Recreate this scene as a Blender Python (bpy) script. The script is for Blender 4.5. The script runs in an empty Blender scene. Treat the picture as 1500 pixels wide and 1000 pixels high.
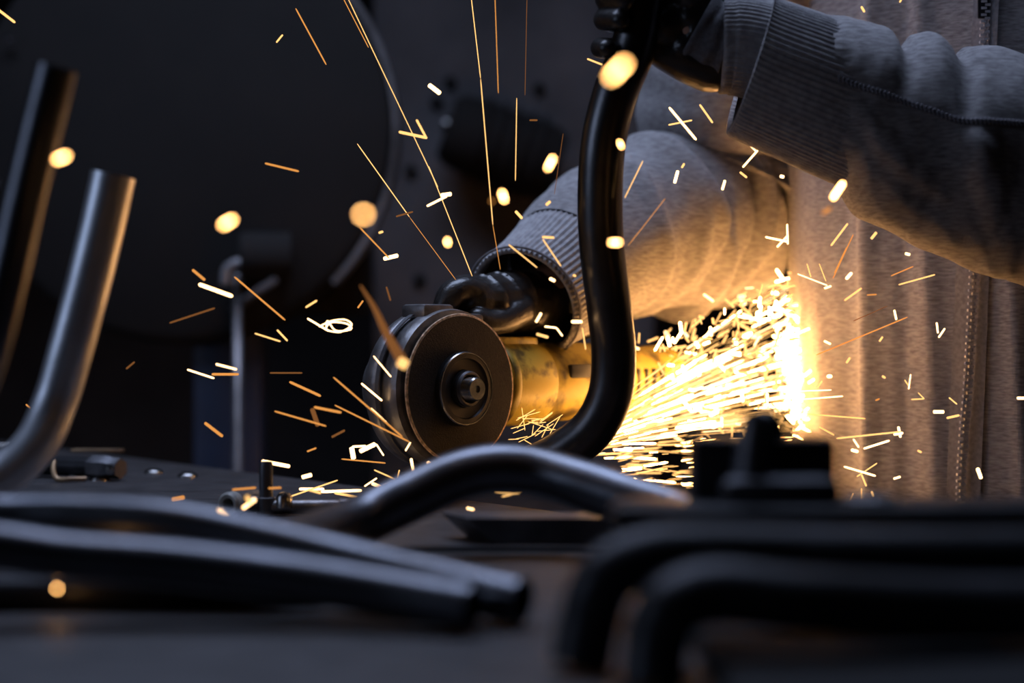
import bpy, bmesh, math, random
from mathutils import Vector, Matrix, noise
R = random.Random(7)
S = bpy.context.scene
COL = S.collection
PI = math.pi

# ------------------------------------------------------------------ camera, world, light, exposure
F = 2292.0                      # focal length in pixels of the 1500 x 1000 frame
CAMZ = 1.03
cam = bpy.data.cameras.new('camera'); cam.lens = 55.008; cam.sensor_width = 36
cam.dof.use_dof = True; cam.dof.focus_distance = 1.26; cam.dof.aperture_fstop = 2.8
cam.clip_start = 0.02
camo = bpy.data.objects.new('camera', cam); COL.objects.link(camo)
camo.location = (0, 0, CAMZ); camo.rotation_euler = (PI/2, 0, 0)
S.camera = camo
w = bpy.data.worlds.new('world'); S.world = w; w.use_nodes = True
w.node_tree.nodes['Background'].inputs[0].default_value = (.6, .7, 1, 1)
w.node_tree.nodes['Background'].inputs[1].default_value = 0.003
S.view_settings.view_transform = 'Standard'; S.view_settings.look = 'None'
S.view_settings.exposure = 0; S.view_settings.gamma = 1; S.view_settings.use_curve_mapping = False

def area_light(name, loc, target, sx, sy, power, col, spread=PI):
    l = bpy.data.lights.new(name, 'AREA'); l.shape = 'RECTANGLE'; l.size = sx; l.size_y = sy
    l.energy = power; l.color = col; l.spread = spread
    o = bpy.data.objects.new(name, l); COL.objects.link(o); o.location = loc
    o.rotation_euler = (Vector(target)-Vector(loc)).to_track_quat('-Z', 'Y').to_euler()
    return o
area_light('ceiling_lamp_light', (-.25, 1.42, 2.48), (-.25, 1.42, 0), 1.5, .5, 13.5, (.56, .68, 1), 2.3)
area_light('window_light', (-2.36, .1, 1.75), (0, 1.1, 1.0), 1.0, .9, 3.2, (.54, .68, 1), 2.4)

def P(px, py, d): return Vector(((px-750)/F*d, d, CAMZ-(py-500)/F*d))
TZ = .9                          # bench top
def T(px, py, h=0):              # point resting h above the bench top under that pixel
    d = F*(CAMZ-TZ-h)/(py-500); return P(px, py, d)

# ------------------------------------------------------------------ materials
def mat(name, col, rough=.5, metal=0, nscale=0, ncol=None, bump=0, bscale=200, stretch=(1,1,1), nlo=.35, nhi=.65, coat=0, sheen=0):
    m = bpy.data.materials.new(name); m.use_nodes = True
    t = m.node_tree; n = t.nodes; b = n['Principled BSDF']
    b.inputs['Base Color'].default_value = (*col, 1); b.inputs['Roughness'].default_value = rough
    b.inputs['Metallic'].default_value = metal
    if coat: b.inputs['Coat Weight'].default_value = coat
    if sheen: b.inputs['Sheen Weight'].default_value = sheen
    if nscale or bump:
        tc = n.new('ShaderNodeTexCoord'); mp = n.new('ShaderNodeMapping'); mp.inputs['Scale'].default_value = stretch
        t.links.new(tc.outputs['Object'], mp.inputs[0])
    if nscale:
        nz = n.new('ShaderNodeTexNoise'); nz.inputs['Scale'].default_value = nscale; nz.inputs['Detail'].default_value = 8
        t.links.new(mp.outputs[0], nz.inputs[0])
        cr = n.new('ShaderNodeValToRGB'); cr.color_ramp.elements[0].position = nlo; cr.color_ramp.elements[1].position = nhi
        cr.color_ramp.elements[0].color = (*ncol, 1); cr.color_ramp.elements[1].color = (*col, 1)
        t.links.new(nz.outputs[0], cr.inputs[0]); t.links.new(cr.outputs[0], b.inputs['Base Color'])
    if bump:
        nb = n.new('ShaderNodeTexNoise'); nb.inputs['Scale'].default_value = bscale; nb.inputs['Detail'].default_value = 4
        t.links.new(mp.outputs[0], nb.inputs[0])
        bp = n.new('ShaderNodeBump'); bp.inputs['Strength'].default_value = bump; bp.inputs['Distance'].default_value = .001
        t.links.new(nb.outputs[0], bp.inputs['Height']); t.links.new(bp.outputs[0], b.inputs['Normal'])
    return m
def emit(name, col, s):
    m = bpy.data.materials.new(name); m.use_nodes = True; t = m.node_tree
    t.nodes.remove(t.nodes['Principled BSDF']); e = t.nodes.new('ShaderNodeEmission')
    e.inputs[0].default_value = (*col, 1); e.inputs[1].default_value = s
    t.links.new(e.outputs[0], t.nodes['Material Output'].inputs[0]); return m
M = dict(
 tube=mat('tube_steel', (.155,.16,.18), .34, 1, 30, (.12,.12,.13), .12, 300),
 tube_dark=mat('held_tube_steel', (.14,.137,.14), .33, 1, 25, (.085,.08,.08), .1, 260),
 tube_bright=mat('bright_tube_steel', (.80,.82,.86), .42, 1, 30, (.62,.63,.67), .12, 300),  # paler copy of the tube steel, stands in for stronger window light
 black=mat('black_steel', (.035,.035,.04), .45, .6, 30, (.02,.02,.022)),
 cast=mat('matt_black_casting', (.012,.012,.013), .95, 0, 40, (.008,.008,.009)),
 iron=mat('cast_iron', (.16,.16,.17), .45, .8, 40, (.09,.09,.1), .3, 180),
 alu=mat('cast_aluminium', (.30,.30,.31), .42, .85, 60, (.16,.15,.15), .35, 220),
 yellow=mat('dirty_yellow_plastic', (.42,.32,.045), .42, 0, 40, (.08,.055,.015), .15, 200, nlo=.38, nhi=.55),
 yellow2=mat('worn_yellow_plastic', (.52,.40,.06), .40, 0, 60, (.14,.10,.02), .15, 200, nlo=.36, nhi=.5),
 disc=mat('abrasive_disc', (.036,.029,.024), .9, 0, 400, (.024,.019,.016), .6, 900),
 rim=mat('disc_rim', (.85,.6,.4), .8, 0, 300, (.3,.2,.12)),  # orange spark light put into the edge colour
 chrome=mat('worn_spindle_steel', (.45,.44,.43), .25, 1, 80, (.25,.24,.23)),
 fabric=mat('grey_heather_fabric', (.40,.385,.39), .95, 0, 120, (.17,.158,.162), .9, 700, (1,1,5), .3, .66, sheen=.25),
 rib=mat('ribbed_knit', (.40,.39,.40), .95, 0, 160, (.26,.25,.26), .5, 900, sheen=.2),
 stitch=mat('grey_stitching', (.20,.19,.21), .9), seam=mat('dark_seam', (.05,.046,.052), .9),
 lining=mat('seam_tape', (.26,.25,.26), .95, 0, 200, (.18,.17,.18)),
 glove=mat('black_leather_glove', (.028,.024,.022), .34, 0, 60, (.018,.016,.015), .5, 260, coat=.15),
 gknit=mat('grey_glove_fabric', (.17,.17,.19), .9, 0, 300, (.11,.11,.12), .5, 600),
 skin=mat('skin', (.55,.33,.24), .5),
 hair=mat('brown_hair', (.05,.03,.02), .6),
 denim=mat('dark_denim', (.03,.035,.06), .9, 0, 200, (.02,.02,.035)),
 shoe=mat('shoe_leather', (.03,.025,.02), .6),
 zipm=mat('zip_coil', (.6,.58,.6), .4, 0), zinc=mat('zinc_plate', (.5,.5,.47), .35, .25, 90, (.3,.3,.28)),
 zipt=mat('zip_tape', (.30,.29,.30), .9, 0, 300, (.2,.19,.2)),
 bench=mat('scratched_bench_top', (.07,.066,.068), .55, .3, 45, (.028,.026,.027), .5, 120, (1,3,1), .35, .62),
 wood=mat('bench_timber', (.06,.045,.035), .7, 0, 20, (.03,.022,.018), .3, 60, (1,8,1)),
 brass=mat('brass_strip', (.45,.30,.17), .4, .6, 60, (.25,.16,.1)),
 wall=mat('dark_plaster', (.08,.065,.06), .9, 0, 6, (.055,.044,.042), .4, 20),
 floor=mat('concrete_floor', (.05,.048,.048), .85, 0, 8, (.03,.03,.03), .3, 40),
 machine=mat('machine_grey', (.155,.142,.148), .7, .1, 5, (.075,.07,.075), .3, 40),
 mdark=mat('machine_black', (.013,.0105,.0095), .9, .0, 9, (.009,.0075,.007)),
 mblue=mat('machine_blue', (.025,.035,.07), .5, .2, 9, (.02,.026,.05)),
 mrim=mat('painted_rim', (.42,.40,.41), .4, .6, 9, (.14,.13,.13)),  # grey paint, lightened to stand for the wheel guard's highlight
 white=mat('lamp_enamel', (.7,.7,.7), .4),
 s_hot=emit('spark_white_hot', (1,.60,.27), 4.0),
 s_mid=emit('spark_yellow', (1,.55,.18), 1.6),
 s_dim=emit('spark_orange', (1,.40,.09), .85),
 s_low=emit('spark_cooling', (1,.38,.11), .22),
 s_bok=emit('spark_near_lens', (1,.50,.16), 24),
 s_flow=emit('spark_stream_hot', (1,.46,.14), 64),
 s_warm=emit('spark_stream_yellow', (1,.50,.15), 2.2),
)

# ------------------------------------------------------------------ helpers
def obj(name, verts, faces, m, parent=None, smooth=True, loc=None):
    me = bpy.data.meshes.new(name); me.from_pydata([tuple(v) for v in verts], [], faces); me.update()
    bm = bmesh.new(); bm.from_mesh(me); bmesh.ops.recalc_face_normals(bm, faces=bm.faces); bm.to_mesh(me); bm.free()
    if smooth:
        me.polygons.foreach_set('use_smooth', [True]*len(me.polygons))
        if smooth == 'auto': me.set_sharp_from_angle(angle=math.radians(38))
    me.materials.append(m)
    o = bpy.data.objects.new(name, me); COL.objects.link(o)
    if parent is not None: o.parent = parent; o.matrix_parent_inverse = parent.matrix_world.inverted() if False else Matrix()
    return o
def tag(o, label=None, cat=None, group=None, kind=None):
    if label: o['label'] = label
    if cat: o['category'] = cat
    if group: o['group'] = group
    if kind: o['kind'] = kind
    return o
def empty(name, label, cat, group=None):
    o = bpy.data.objects.new(name, None); o.empty_display_size = .02; COL.objects.link(o)
    return tag(o, label, cat, group)
class MB:
    def __init__(s): s.v = []; s.f = []
    def add(s, v, f):
        b = len(s.v); s.v += [Vector(x) for x in v]; s.f += [[i+b for i in q] for q in f]; return s
    def box(s, c, size, rot=None, bev=0):
        bm = bmesh.new(); bmesh.ops.create_cube(bm, size=1)
        for v in bm.verts: v.co = Vector((v.co.x*size[0], v.co.y*size[1], v.co.z*size[2]))
        if bev: bmesh.ops.bevel(bm, geom=bm.edges[:], offset=bev, segments=2, affect='EDGES', profile=.5)
        bm.verts.index_update()
        q = rot if rot is not None else Matrix.Identity(3)
        s.add([q @ v.co + Vector(c) for v in bm.verts], [[v.index for v in f.verts] for f in bm.faces]); bm.free(); return s
    def rev(s, prof, org, axis, n=48, a0=0, a1=2*PI, up=None):     # prof: (radius, along axis)
        ax = Vector(axis).normalized(); u = Vector(up) if up else (Vector((0,0,1)) if abs(ax.z) < .9 else Vector((1,0,0)))
        u = (u-ax*u.dot(ax)).normalized(); v = ax.cross(u); full = abs(a1-a0-2*PI) < 1e-6
        k = n if full else n+1; vs = []; fs = []
        for r, h in prof:
            for i in range(k):
                a = a0+(a1-a0)*i/n
                vs.append(Vector(org)+ax*h+u*(r*math.cos(a))+v*(r*math.sin(a)))
        for j in range(len(prof)-1):
            for i in range(n):
                i2 = (i+1) % k
                fs.append([j*k+i, j*k+i2, (j+1)*k+i2, (j+1)*k+i])
        return s.add(vs, fs)
    def build(s, name, m, parent=None, smooth='auto'): return obj(name, s.v, s.f, m, parent, smooth)
def cr(pts, n):                       # Catmull-Rom through tuples of any length
    pts = [list(p) for p in pts]; out = []
    ext = [[2*a-b for a, b in zip(pts[0], pts[1])]]+pts+[[2*a-b for a, b in zip(pts[-1], pts[-2])]]
    for i in range(1, len(ext)-2):
        p0, p1, p2, p3 = ext[i-1:i+3]
        for k in range(n):
            t = k/n
            out.append([.5*(2*b+(c-a)*t+(2*a-5*b+4*c-d)*t*t+(3*b-a-3*c+d)*t**3) for a, b, c, d in zip(p0, p1, p2, p3)])
    out.append(pts[-1]); return out
def frames(pts, up=None):
    pts = [Vector(p) for p in pts]; N = len(pts); tg = []
    for i in range(N): tg.append((pts[min(i+1, N-1)]-pts[max(i-1, 0)]).normalized())
    u = Vector(up) if up else (Vector((0,0,1)) if abs(tg[0].z) < .9 else Vector((1,0,0)))
    res = []
    for i in range(N):
        u = (u-tg[i]*u.dot(tg[i])).normalized(); res.append((pts[i], tg[i], u, tg[i].cross(u)))
    return res
def sweep(pts, rad, n=20, cap=True, disp=None, up=None):
    fr = frames(pts, up); vs = []; fs = []; N = len(fr)
    for j, (p, t, u, v) in enumerate(fr):
        r = rad[j] if hasattr(rad, '__len__') else rad
        for i in range(n):
            a = 2*PI*i/n; rr = r+(disp(j/(N-1), a) if disp else 0)
            vs.append(p+u*(rr*math.cos(a))+v*(rr*math.sin(a)))
    for j in range(N-1):
        for i in range(n): fs.append([j*n+i, j*n+(i+1) % n, (j+1)*n+(i+1) % n, (j+1)*n+i])
    if cap: fs.append(list(range(n))[::-1]); fs.append([(N-1)*n+i for i in range(n)])
    return vs, fs
def hollow_tube(name, ctrl, r, m, label, cat='tube', group=None, n=28, wall=.0018, k=14):
    pts = [Vector(p) for p in cr([tuple(c) for c in ctrl], k)]
    fr = frames(pts); vs = []; fs = []; N = len(fr)
    for rr in (r, r-wall):
        for p, t, u, v in fr:
            for i in range(n): vs.append(p+u*(rr*math.cos(2*PI*i/n))+v*(rr*math.sin(2*PI*i/n)))
    o2 = N*n
    for j in range(N-1):
        for i in range(n):
            i2 = (i+1) % n
            fs.append([j*n+i, j*n+i2, (j+1)*n+i2, (j+1)*n+i]); fs.append([o2+j*n+i, o2+(j+1)*n+i, o2+(j+1)*n+i2, o2+j*n+i2])
    for j in (0, N-1):
        for i in range(n):
            i2 = (i+1) % n; fs.append([j*n+i, j*n+i2, o2+j*n+i2, o2+j*n+i])
    return tag(obj(name, vs, fs, m, None, 'auto'), label, cat, group)
def fillet(pts, rad, k=8):            # polyline with rounded corners (real tube bends)
    pts = [Vector(p) for p in pts]; out = [pts[0]]
    for a, b, c in zip(pts, pts[1:], pts[2:]):
        d1 = (a-b).normalized(); d2 = (c-b).normalized(); ang = d1.angle(d2); L = min(rad/math.tan(ang/2), (a-b).length*.48, (c-b).length*.48)
        p, q = b+d1*L, b+d2*L
        for i in range(k+1):
            t = i/k; out.append(p*(1-t)**2+b*2*t*(1-t)+q*t*t)
    out.append(pts[-1]); return out
def blob(name, chains, m, parent=None, vox=.004, smooth=6):
    mb = MB()
    for ch in chains:                 # each chain: list of (point, radius); closed capsule
        pts = []; rr = []
        p0, r0 = Vector(ch[0][0]), ch[0][1]; p1, r1 = Vector(ch[-1][0]), ch[-1][1]
        d0 = (Vector(ch[1][0])-p0).normalized(); d1 = (p1-Vector(ch[-2][0])).normalized()
        for a in (85, 60, 30): pts.append(p0-d0*r0*math.sin(math.radians(a))); rr.append(r0*math.cos(math.radians(a)))
        c = cr([(*Vector(p), r) for p, r in ch], 5) if len(ch) > 2 else [(*Vector(p), r) for p, r in ch]
        for q in c: pts.append(Vector(q[:3])); rr.append(q[3])
        for a in (30, 60, 85): pts.append(p1+d1*r1*math.sin(math.radians(a))); rr.append(r1*math.cos(math.radians(a)))
        mb.add(*sweep(pts, rr, 16))
    o = mb.build(name, m, parent, True)
    md = o.modifiers.new('remesh', 'REMESH'); md.mode = 'VOXEL'; md.voxel_size = vox; md.use_smooth_shade = True
    s2 = o.modifiers.new('smooth', 'SMOOTH'); s2.iterations = smooth; s2.factor = .5
    return o

# ------------------------------------------------------------------ the room
def struct(name, mb, m, parent=None):
    o = mb.build(name, m, parent)
    if parent is None: o['kind'] = 'structure'
    return o
struct('floor', MB().box((0, 1, -.05), (5, 6.2, .1)), M['floor'])
struct('ceiling', MB().box((0, 1, 2.85), (5, 6.2, .1)), M['wall'])
struct('wall_back', MB().box((0, 4.05, 1.4), (5, .1, 2.8)), M['wall'])
struct('wall_front', MB().box((0, -2.05, 1.4), (5, .1, 2.8)), M['wall'])
struct('wall_right', MB().box((2.45, 1, 1.4), (.1, 6, 2.8)), M['wall'])
wl = MB()
wl.box((-2.45, 1, .6), (.1, 6, 1.2)); wl.box((-2.45, 1, 2.55), (.1, 6, .5)); wl.box((-2.45, -1.22, 1.75), (.1, 1.56, 1.1)); wl.box((-2.45, 2.32, 1.75), (.1, 3.36, 1.1))
struct('wall_left', wl, M['wall'])
wf = MB()
for y in (-.42, .62): wf.box((-2.45, y, 1.75), (.08, .05, 1.1))
for z in (1.22, 2.28): wf.box((-2.45, .1, z), (.08, 1.0, .05))
wf.box((-2.45, .1, 1.75), (.04, .03, 1.02))
struct('window_1', wf, M['mrim'])
lamp = empty('ceiling_lamp', 'long white enamel strip lamp hung under the ceiling above the bench', 'lamp')
MB().box((-.25, 1.42, 2.53), (1.6, .6, .06), None, .01).build('housing', M['white'], lamp)
for x in (-.85, .35): MB().rev([(.008, 0), (.008, .25)], (x, 1.42, 2.55), (0,0,1), 10).build('hanger', M['white'], lamp)

# ------------------------------------------------------------------ workbench
E0 = Vector((-.121, 1.386, 0)); ED = Vector((.637, -.771, 0)).normalized(); EN = Vector((-ED.y*-1, -ED.x, 0)); EN = Vector((-.771, -.637, 0)).normalized()
def bp(t, s, z): return E0+ED*t+EN*s+Vector((0, 0, z))
brot = Matrix((ED, EN, Vector((0,0,1)))).transposed()
bench = empty('workbench', 'dark scratched metal-topped workbench under the grinder and tubes', 'workbench')
MB().box(bp(.1, .37, TZ-.004), (2.3, .74, .008), brot, .0015).build('top_plate', M['bench'], bench)
for k in range(4): MB().box(bp(.1, .093+k*.185, TZ-.03), (2.28, .182, .042), brot, .003).build('plank', M['wood'], bench)
for t in (-.95, 1.15):
    for s in (.06, .68): MB().box(bp(t, s, (TZ-.05)/2), (.08, .08, TZ-.05), brot, .004).build('leg', M['wood'], bench)
for s in (.06, .68): MB().box(bp(.1, s, .2), (2.1, .04, .08), brot, .004).build('rail', M['wood'], bench)

# ------------------------------------------------------------------ angle grinder
DC = P(675, 569, 1.26); AX = Vector((.72, -.69, 0)).normalized(); BD = Vector((.69, .72, 0)).normalized(); UP = Vector((0,0,1))
gr = empty('angle_grinder', 'yellow and grey angle grinder with thin dark cutting disc', 'power tool')
DR = .0605
MB().rev([(.011,.0012),(DR-.002,.0012)], DC, AX, 96).add(*(lambda m_: (m_.v, m_.f))(MB().rev([(.011,-.0012),(DR-.002,-.0012)], DC, AX, 96))).build('cutting_disc', M['disc'], gr)
MB().rev([(DR-.002,.00122),(DR-.0004,.0009),(DR,0),(DR-.0004,-.0009),(DR-.002,-.00122)], DC, AX, 96).build('disc_edge', M['rim'], gr)
MB().rev([(.030,.001),(.030,.0055),(.0288,.007),(.0245,.0072),(.0235,.0055),(.0155,.005),(.0150,.0075),(.012,.0075),(.011,.002)], DC, AX, 64).build('clamping_flange', M['black'], gr)
MB().rev([(.0292,.0062),(.0298,.0066),(.0292,.0074),(.0284,.0073),(.0284,.0065)], DC, AX, 64).build('flange_rim', M['chrome'], gr)
MB().rev([(.0145,.004),(.0145,.010),(.0132,.0115),(.0118,.0115),(.0105,.008)], DC, AX, 40).build('lock_nut', M['iron'], gr)
sp = [(.0095,.003)]
for k in range(5): sp += [(.0095,.0085+k*.0018),(.0087,.0092+k*.0018)]
sp += [(.0095,.0178),(.0085,.0192),(.0030,.0192),(.0026,.017),(.0,.017)]
MB().rev(sp, DC, AX, 40).build('spindle', M['chrome'], gr)
# guard: drum shell behind and over the left of the disc
gp = [(.030,-.006),(.058,-.006),(.0635,-.0075),(.0645,-.012),(.0645,-.020),(.0630,-.022),(.0630,-.030),(.0645,-.032),(.0645,-.040),(.062,-.046),(.050,-.050),(.030,-.050)]
MB().rev(gp, DC, AX, 80).build('wheel_guard', M['alu'], gr)
MB().rev([(.0655,-.024),(.0665,-.0245),(.0665,-.029),(.0655,-.0295)], DC, AX, 80).build('guard_clamp_band', M['iron'], gr)
hc = DC-AX*.052
hd = MB(); rr = Matrix((BD, AX, UP)).transposed()
hd.rev([(.0,-.038),(.026,-.038),(.034,-.030),(.036,-.012),(.036,.010),(.030,.012)], hc, AX, 48)
hd.build('gear_head', M['alu'], gr)
MB().box(hc+BD*.030+UP*.002, (.066, .058, .062), rr, .010).build('gear_neck', M['alu'], gr)
MB().box(DC-AX*.026-BD*.012+UP*.062, (.034, .028, .012), rr, .003).build('guard_lug', M['alu'], gr)
MB().box(DC-AX*.030+BD*.030+UP*.050, (.024, .03, .022), rr, .003).build('head_bracket', M['iron'], gr)
for k, (a, b) in enumerate(((-.018,.02),(.018,.02),(-.018,-.02),(.018,-.02))):
    MB().rev([(.004,0),(.004,.004),(.0,.004)], hc+BD*(.062)+UP*b+AX*a, BD, 12).build('screw', M['chrome'], gr)
gc = DC-AX*.040
MB().rev([(.0,.058),(.0335,.058),(.0365,.062),(.0375,.070),(.0375,.112),(.0362,.122),(.034,.124)], gc+UP*.002, BD, 56).build('motor_housing', M['yellow2'], gr)
MB().rev([(.034,.120),(.0355,.126),(.0352,.19),(.033,.24),(.031,.275),(.033,.30),(.030,.315),(0,.318)], gc+UP*.002, BD, 56).build('handle', M['yellow'], gr)
MB().rev([(.0384,.066),(.0392,.0675),(.0392,.0725),(.0384,.074)], gc+UP*.002, BD, 56).build('housing_ring', M['yellow'], gr)
MB().box(gc+BD*.090+UP*.038-AX*-.004, (.056, .024, .008), rr, .002).build('top_plate', M['yellow2'], gr)
MB().box(gc+BD*.155+AX*.034+UP*.012, (.034, .006, .012), rr, .002).build('slide_switch', M['black'], gr)
mbv = MB()
for k in range(4): MB().box(gc+BD*(.235+k*.012)+AX*.031+UP*.0, (.004, .006, .026), rr, .001).build('air_vent', M['black'], gr)
cordp = [gc+BD*.315, gc+BD*.37-UP*.01, gc+BD*.45+Vector((.06,.08,-.12)), Vector((.42,1.9,.5)), Vector((.6,2.2,.02)), Vector((1.2,2.6,.006))]
vs, fs = sweep([Vector(p) for p in cr([tuple(c) for c in cordp], 10)], .0038, 10); obj('power_cord', vs, fs, M['black'], gr)

# ------------------------------------------------------------------ tubes
def fl(pts, rad): return fillet(pts, rad)
def tubeR(ctrl, r, m, label, group=None, rad=.08): 
    return hollow_tube('steel_tube', fl(ctrl, rad), r, m, label, 'tube', group, k=3)
HR = .0172
held_c = [P(958,-190,1.17), P(946,-60,1.175), P(930,60,1.18), P(900,140,1.182), P(882,225,1.185), P(880,340,1.19), P(893,455,1.195), P(899,520,1.198), P(893,580,1.20), P(866,630,1.205), P(815,668,1.215), P(770,688,1.235)]
hollow_tube('steel_tube', held_c, HR, M['tube_dark'], 'dark double-bent steel tube held upright against the cutting disc', 'tube', k=8)
r1 = .0112
hollow_tube('steel_tube', [P(-330,770,.74), P(-120,752,.765), P(0,757,.78), P(120,757,.775), P(250,766,.765), P(400,796,.755), P(560,835,.74), P(680,862,.726), P(764,881,.711)], r1, M['tube'], 'bent steel tube lying on top of the near pile, its cut end furthest out', 'tube', 'tubes in the near pile')
hollow_tube('steel_tube', [P(-330,834,.70), P(-60,800,.715), P(100,815,.722), P(250,826,.722), P(420,846,.718), P(560,868,.710), P(692,890,.6945)], r1, M['tube'], 'bent steel tube tucked under the topmost tube of the near pile', 'tube', 'tubes in the near pile')
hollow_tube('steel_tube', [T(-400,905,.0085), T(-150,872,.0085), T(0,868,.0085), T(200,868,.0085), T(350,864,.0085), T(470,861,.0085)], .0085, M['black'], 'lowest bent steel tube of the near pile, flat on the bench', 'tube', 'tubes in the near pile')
r2 = .0155
hollow_tube('steel_tube', [T(330,838,r2), T(430,800,r2+.002), P(520,765,.92), P(600,728,.94), P(670,697,.95), P(730,686,.955), P(790,692,.955), P(860,712,.94), P(950,742,.92), P(1060,775,.90), T(1200,800,r2)], r2, M['tube'], 'steel tube arching up off the bench in front of the disc', 'tube')
r3 = .0145
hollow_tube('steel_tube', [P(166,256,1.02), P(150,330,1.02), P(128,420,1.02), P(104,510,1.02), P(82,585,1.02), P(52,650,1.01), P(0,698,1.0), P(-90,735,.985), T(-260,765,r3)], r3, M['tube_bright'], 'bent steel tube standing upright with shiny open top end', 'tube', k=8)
hollow_tube('steel_tube', [P(83,100,.86), P(58,200,.86), P(32,310,.86), P(5,430,.86), P(-25,540,.86), P(-70,640,.86), P(-150,730,.85), T(-330,810,.0112)], .0112, M['tube'], 'taller blurred steel tube leaning beside the shiny upright one', 'tube', k=8)
# dark bent tubes at the near right
r4 = .0125
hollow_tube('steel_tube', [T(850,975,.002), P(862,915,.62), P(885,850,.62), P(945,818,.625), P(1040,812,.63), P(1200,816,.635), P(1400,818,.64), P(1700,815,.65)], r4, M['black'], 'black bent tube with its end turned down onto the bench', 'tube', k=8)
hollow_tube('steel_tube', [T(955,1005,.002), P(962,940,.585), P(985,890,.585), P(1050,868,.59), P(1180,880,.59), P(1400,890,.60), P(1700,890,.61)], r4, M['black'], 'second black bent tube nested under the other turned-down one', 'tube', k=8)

# flat bars on the bench
fb = MB(); a, b = T(690,797), T(1080,797)
ds = [Vector((a.x, a.y, TZ)), Vector((b.x, b.y, TZ))]
hb, wb, sk = .0165, .040, .012
v = [ds[0]+Vector((.016,0,0)), ds[1], ds[1]+Vector((0,wb,0)), ds[0]+Vector((-.004,wb,0)), ds[0]+Vector((-.002,0,hb)), ds[1]+UP*hb, ds[1]+Vector((0,wb,hb)), ds[0]+Vector((-.022,wb,hb))]
fb.add(v, [[0,1,2,3],[4,5,6,7],[0,1,5,4],[1,2,6,5],[2,3,7,6],[3,0,4,7]])
tag(fb.build('flat_bar', M['iron'], None, False), 'flat steel bar with slanted cut end lying behind the arching tube', 'metal bar')
c1, c2 = T(548,806), T(905,808)
fb2 = MB().box(((c1.x+c2.x)/2, (c1.y+c2.y)/2, TZ+.0016), (abs(c2.x-c1.x), .008, .0032), None, .0006)
tag(fb2.build('thin_rod', M['black'], None), 'thin black strip of steel lying across the bench below the slanted bar', 'metal strip')

# ------------------------------------------------------------------ clamping fixture at the near right
cf = empty('bench_clamp', 'black silhouetted bench clamp with jaw block and rounded knob', 'clamp')
dcl = .74
def cbox(name, x0, y0, x1, y1, d, depth, m, bev=.003):
    a, b = P(x0, y0, d), P(x1, y1, d)
    return MB().box(((a.x+b.x)/2, d+depth/2, (a.z+b.z)/2), (abs(b.x-a.x), depth, abs(a.z-b.z)), None, bev).build(name, m, cf)
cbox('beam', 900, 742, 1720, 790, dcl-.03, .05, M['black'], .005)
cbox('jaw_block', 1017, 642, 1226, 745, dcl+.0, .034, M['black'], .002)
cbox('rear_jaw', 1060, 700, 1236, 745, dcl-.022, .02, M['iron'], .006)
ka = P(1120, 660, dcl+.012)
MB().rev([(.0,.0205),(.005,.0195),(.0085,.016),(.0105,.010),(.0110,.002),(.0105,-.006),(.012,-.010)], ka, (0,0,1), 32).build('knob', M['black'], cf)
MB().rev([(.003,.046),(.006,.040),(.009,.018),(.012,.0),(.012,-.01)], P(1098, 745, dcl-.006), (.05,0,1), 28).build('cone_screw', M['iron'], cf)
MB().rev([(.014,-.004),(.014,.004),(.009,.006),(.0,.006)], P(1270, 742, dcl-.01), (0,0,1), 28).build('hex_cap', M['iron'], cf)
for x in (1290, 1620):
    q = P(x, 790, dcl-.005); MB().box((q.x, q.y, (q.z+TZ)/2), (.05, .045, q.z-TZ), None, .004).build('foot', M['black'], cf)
MB().box((P(1040,900,.6).x+.16, .60, TZ+.006), (.32, .22, .012), None, .003).build('base_plate', M['cast'], cf)  # clamp base enlarged and blackened to darken the near right corner

# ------------------------------------------------------------------ small hardware on the bench
def small(name, label, cat, group=None): return empty(name, label, cat, group)
st = empty('pipe_fitting', 'small steel pipe fitting with round mouth and upright bolt', 'fitting')
fc = T(335, 757); r_ = .0092; fc = Vector((fc.x, fc.y, TZ+r_))
fax = Vector((.42, .90, 0)).normalized()
MB().rev([(.0052,.012),(.0050,-.001),(.0075,-.0018),(.0094,.0),(.0094,.006),(.0085,.007)], fc, fax, 28).build('mouth_ring', M['zinc'], st)
MB().rev([(.0086,.006),(.0086,.034),(0,.034)], fc, fax, 28).build('sleeve', M['iron'], st)
pb = T(386, 757); pb = Vector((pb.x, pb.y+.012, TZ+.007))
MB().rev([(.0072,-.006),(.0072,.006),(.0052,.007),(.0052,.030),(.0044,.033),(0,.033)], pb, UP, 20).build('upright_bolt', M['iron'], st)
jn = fc+fax*.02; MB().rev([(.006,0),(.006,(pb-jn).length)], jn, pb-jn, 20).build('cross_piece', M['alu'], st)
MB().rev([(.0,.0),(.0055,.0),(.0055,.05),(.0065,.051),(.0065,.058),(0,.058)], pb+Vector((.004,0,-.001)), (1,.12,0), 20).build('side_rod', M['alu'], st)
MB().rev([(0,.006),(.004,.005),(.006,.002),(.006,-.006)], pb+Vector((.014,-.003,.005)), UP, 20).build('set_screw', M['chrome'], st)
for (x, y, s, kind) in ((225,689,1,0),(275,694,1.05,0),(108,698,.95,1),(146,699,.95,1)):
    p = T(x, y+4); p.z = TZ
    t = empty('round_head_screw', ['domed steel screw head lying on open bench top' , 'domed steel screw head lying next to the dark clamp rod'][kind], 'screw', ['screws on the open bench', 'screws by the clamp rod'][kind])
    s *= .0092
    MB().rev([(s,0),(s,.0008),(s*.93,.0022),(s*.7,.0036),(s*.35,.0045),(0,.0047)], p, UP, 24).build('head', M['chrome'], t)
    MB().box(p+UP*.0046, (s*1.1,.0012,.0008)).build('slot', M['black'], t)
cl = empty('clamp_rod', 'dark steel clamp rod with collared end lying by the upright tube', 'tool')
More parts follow.
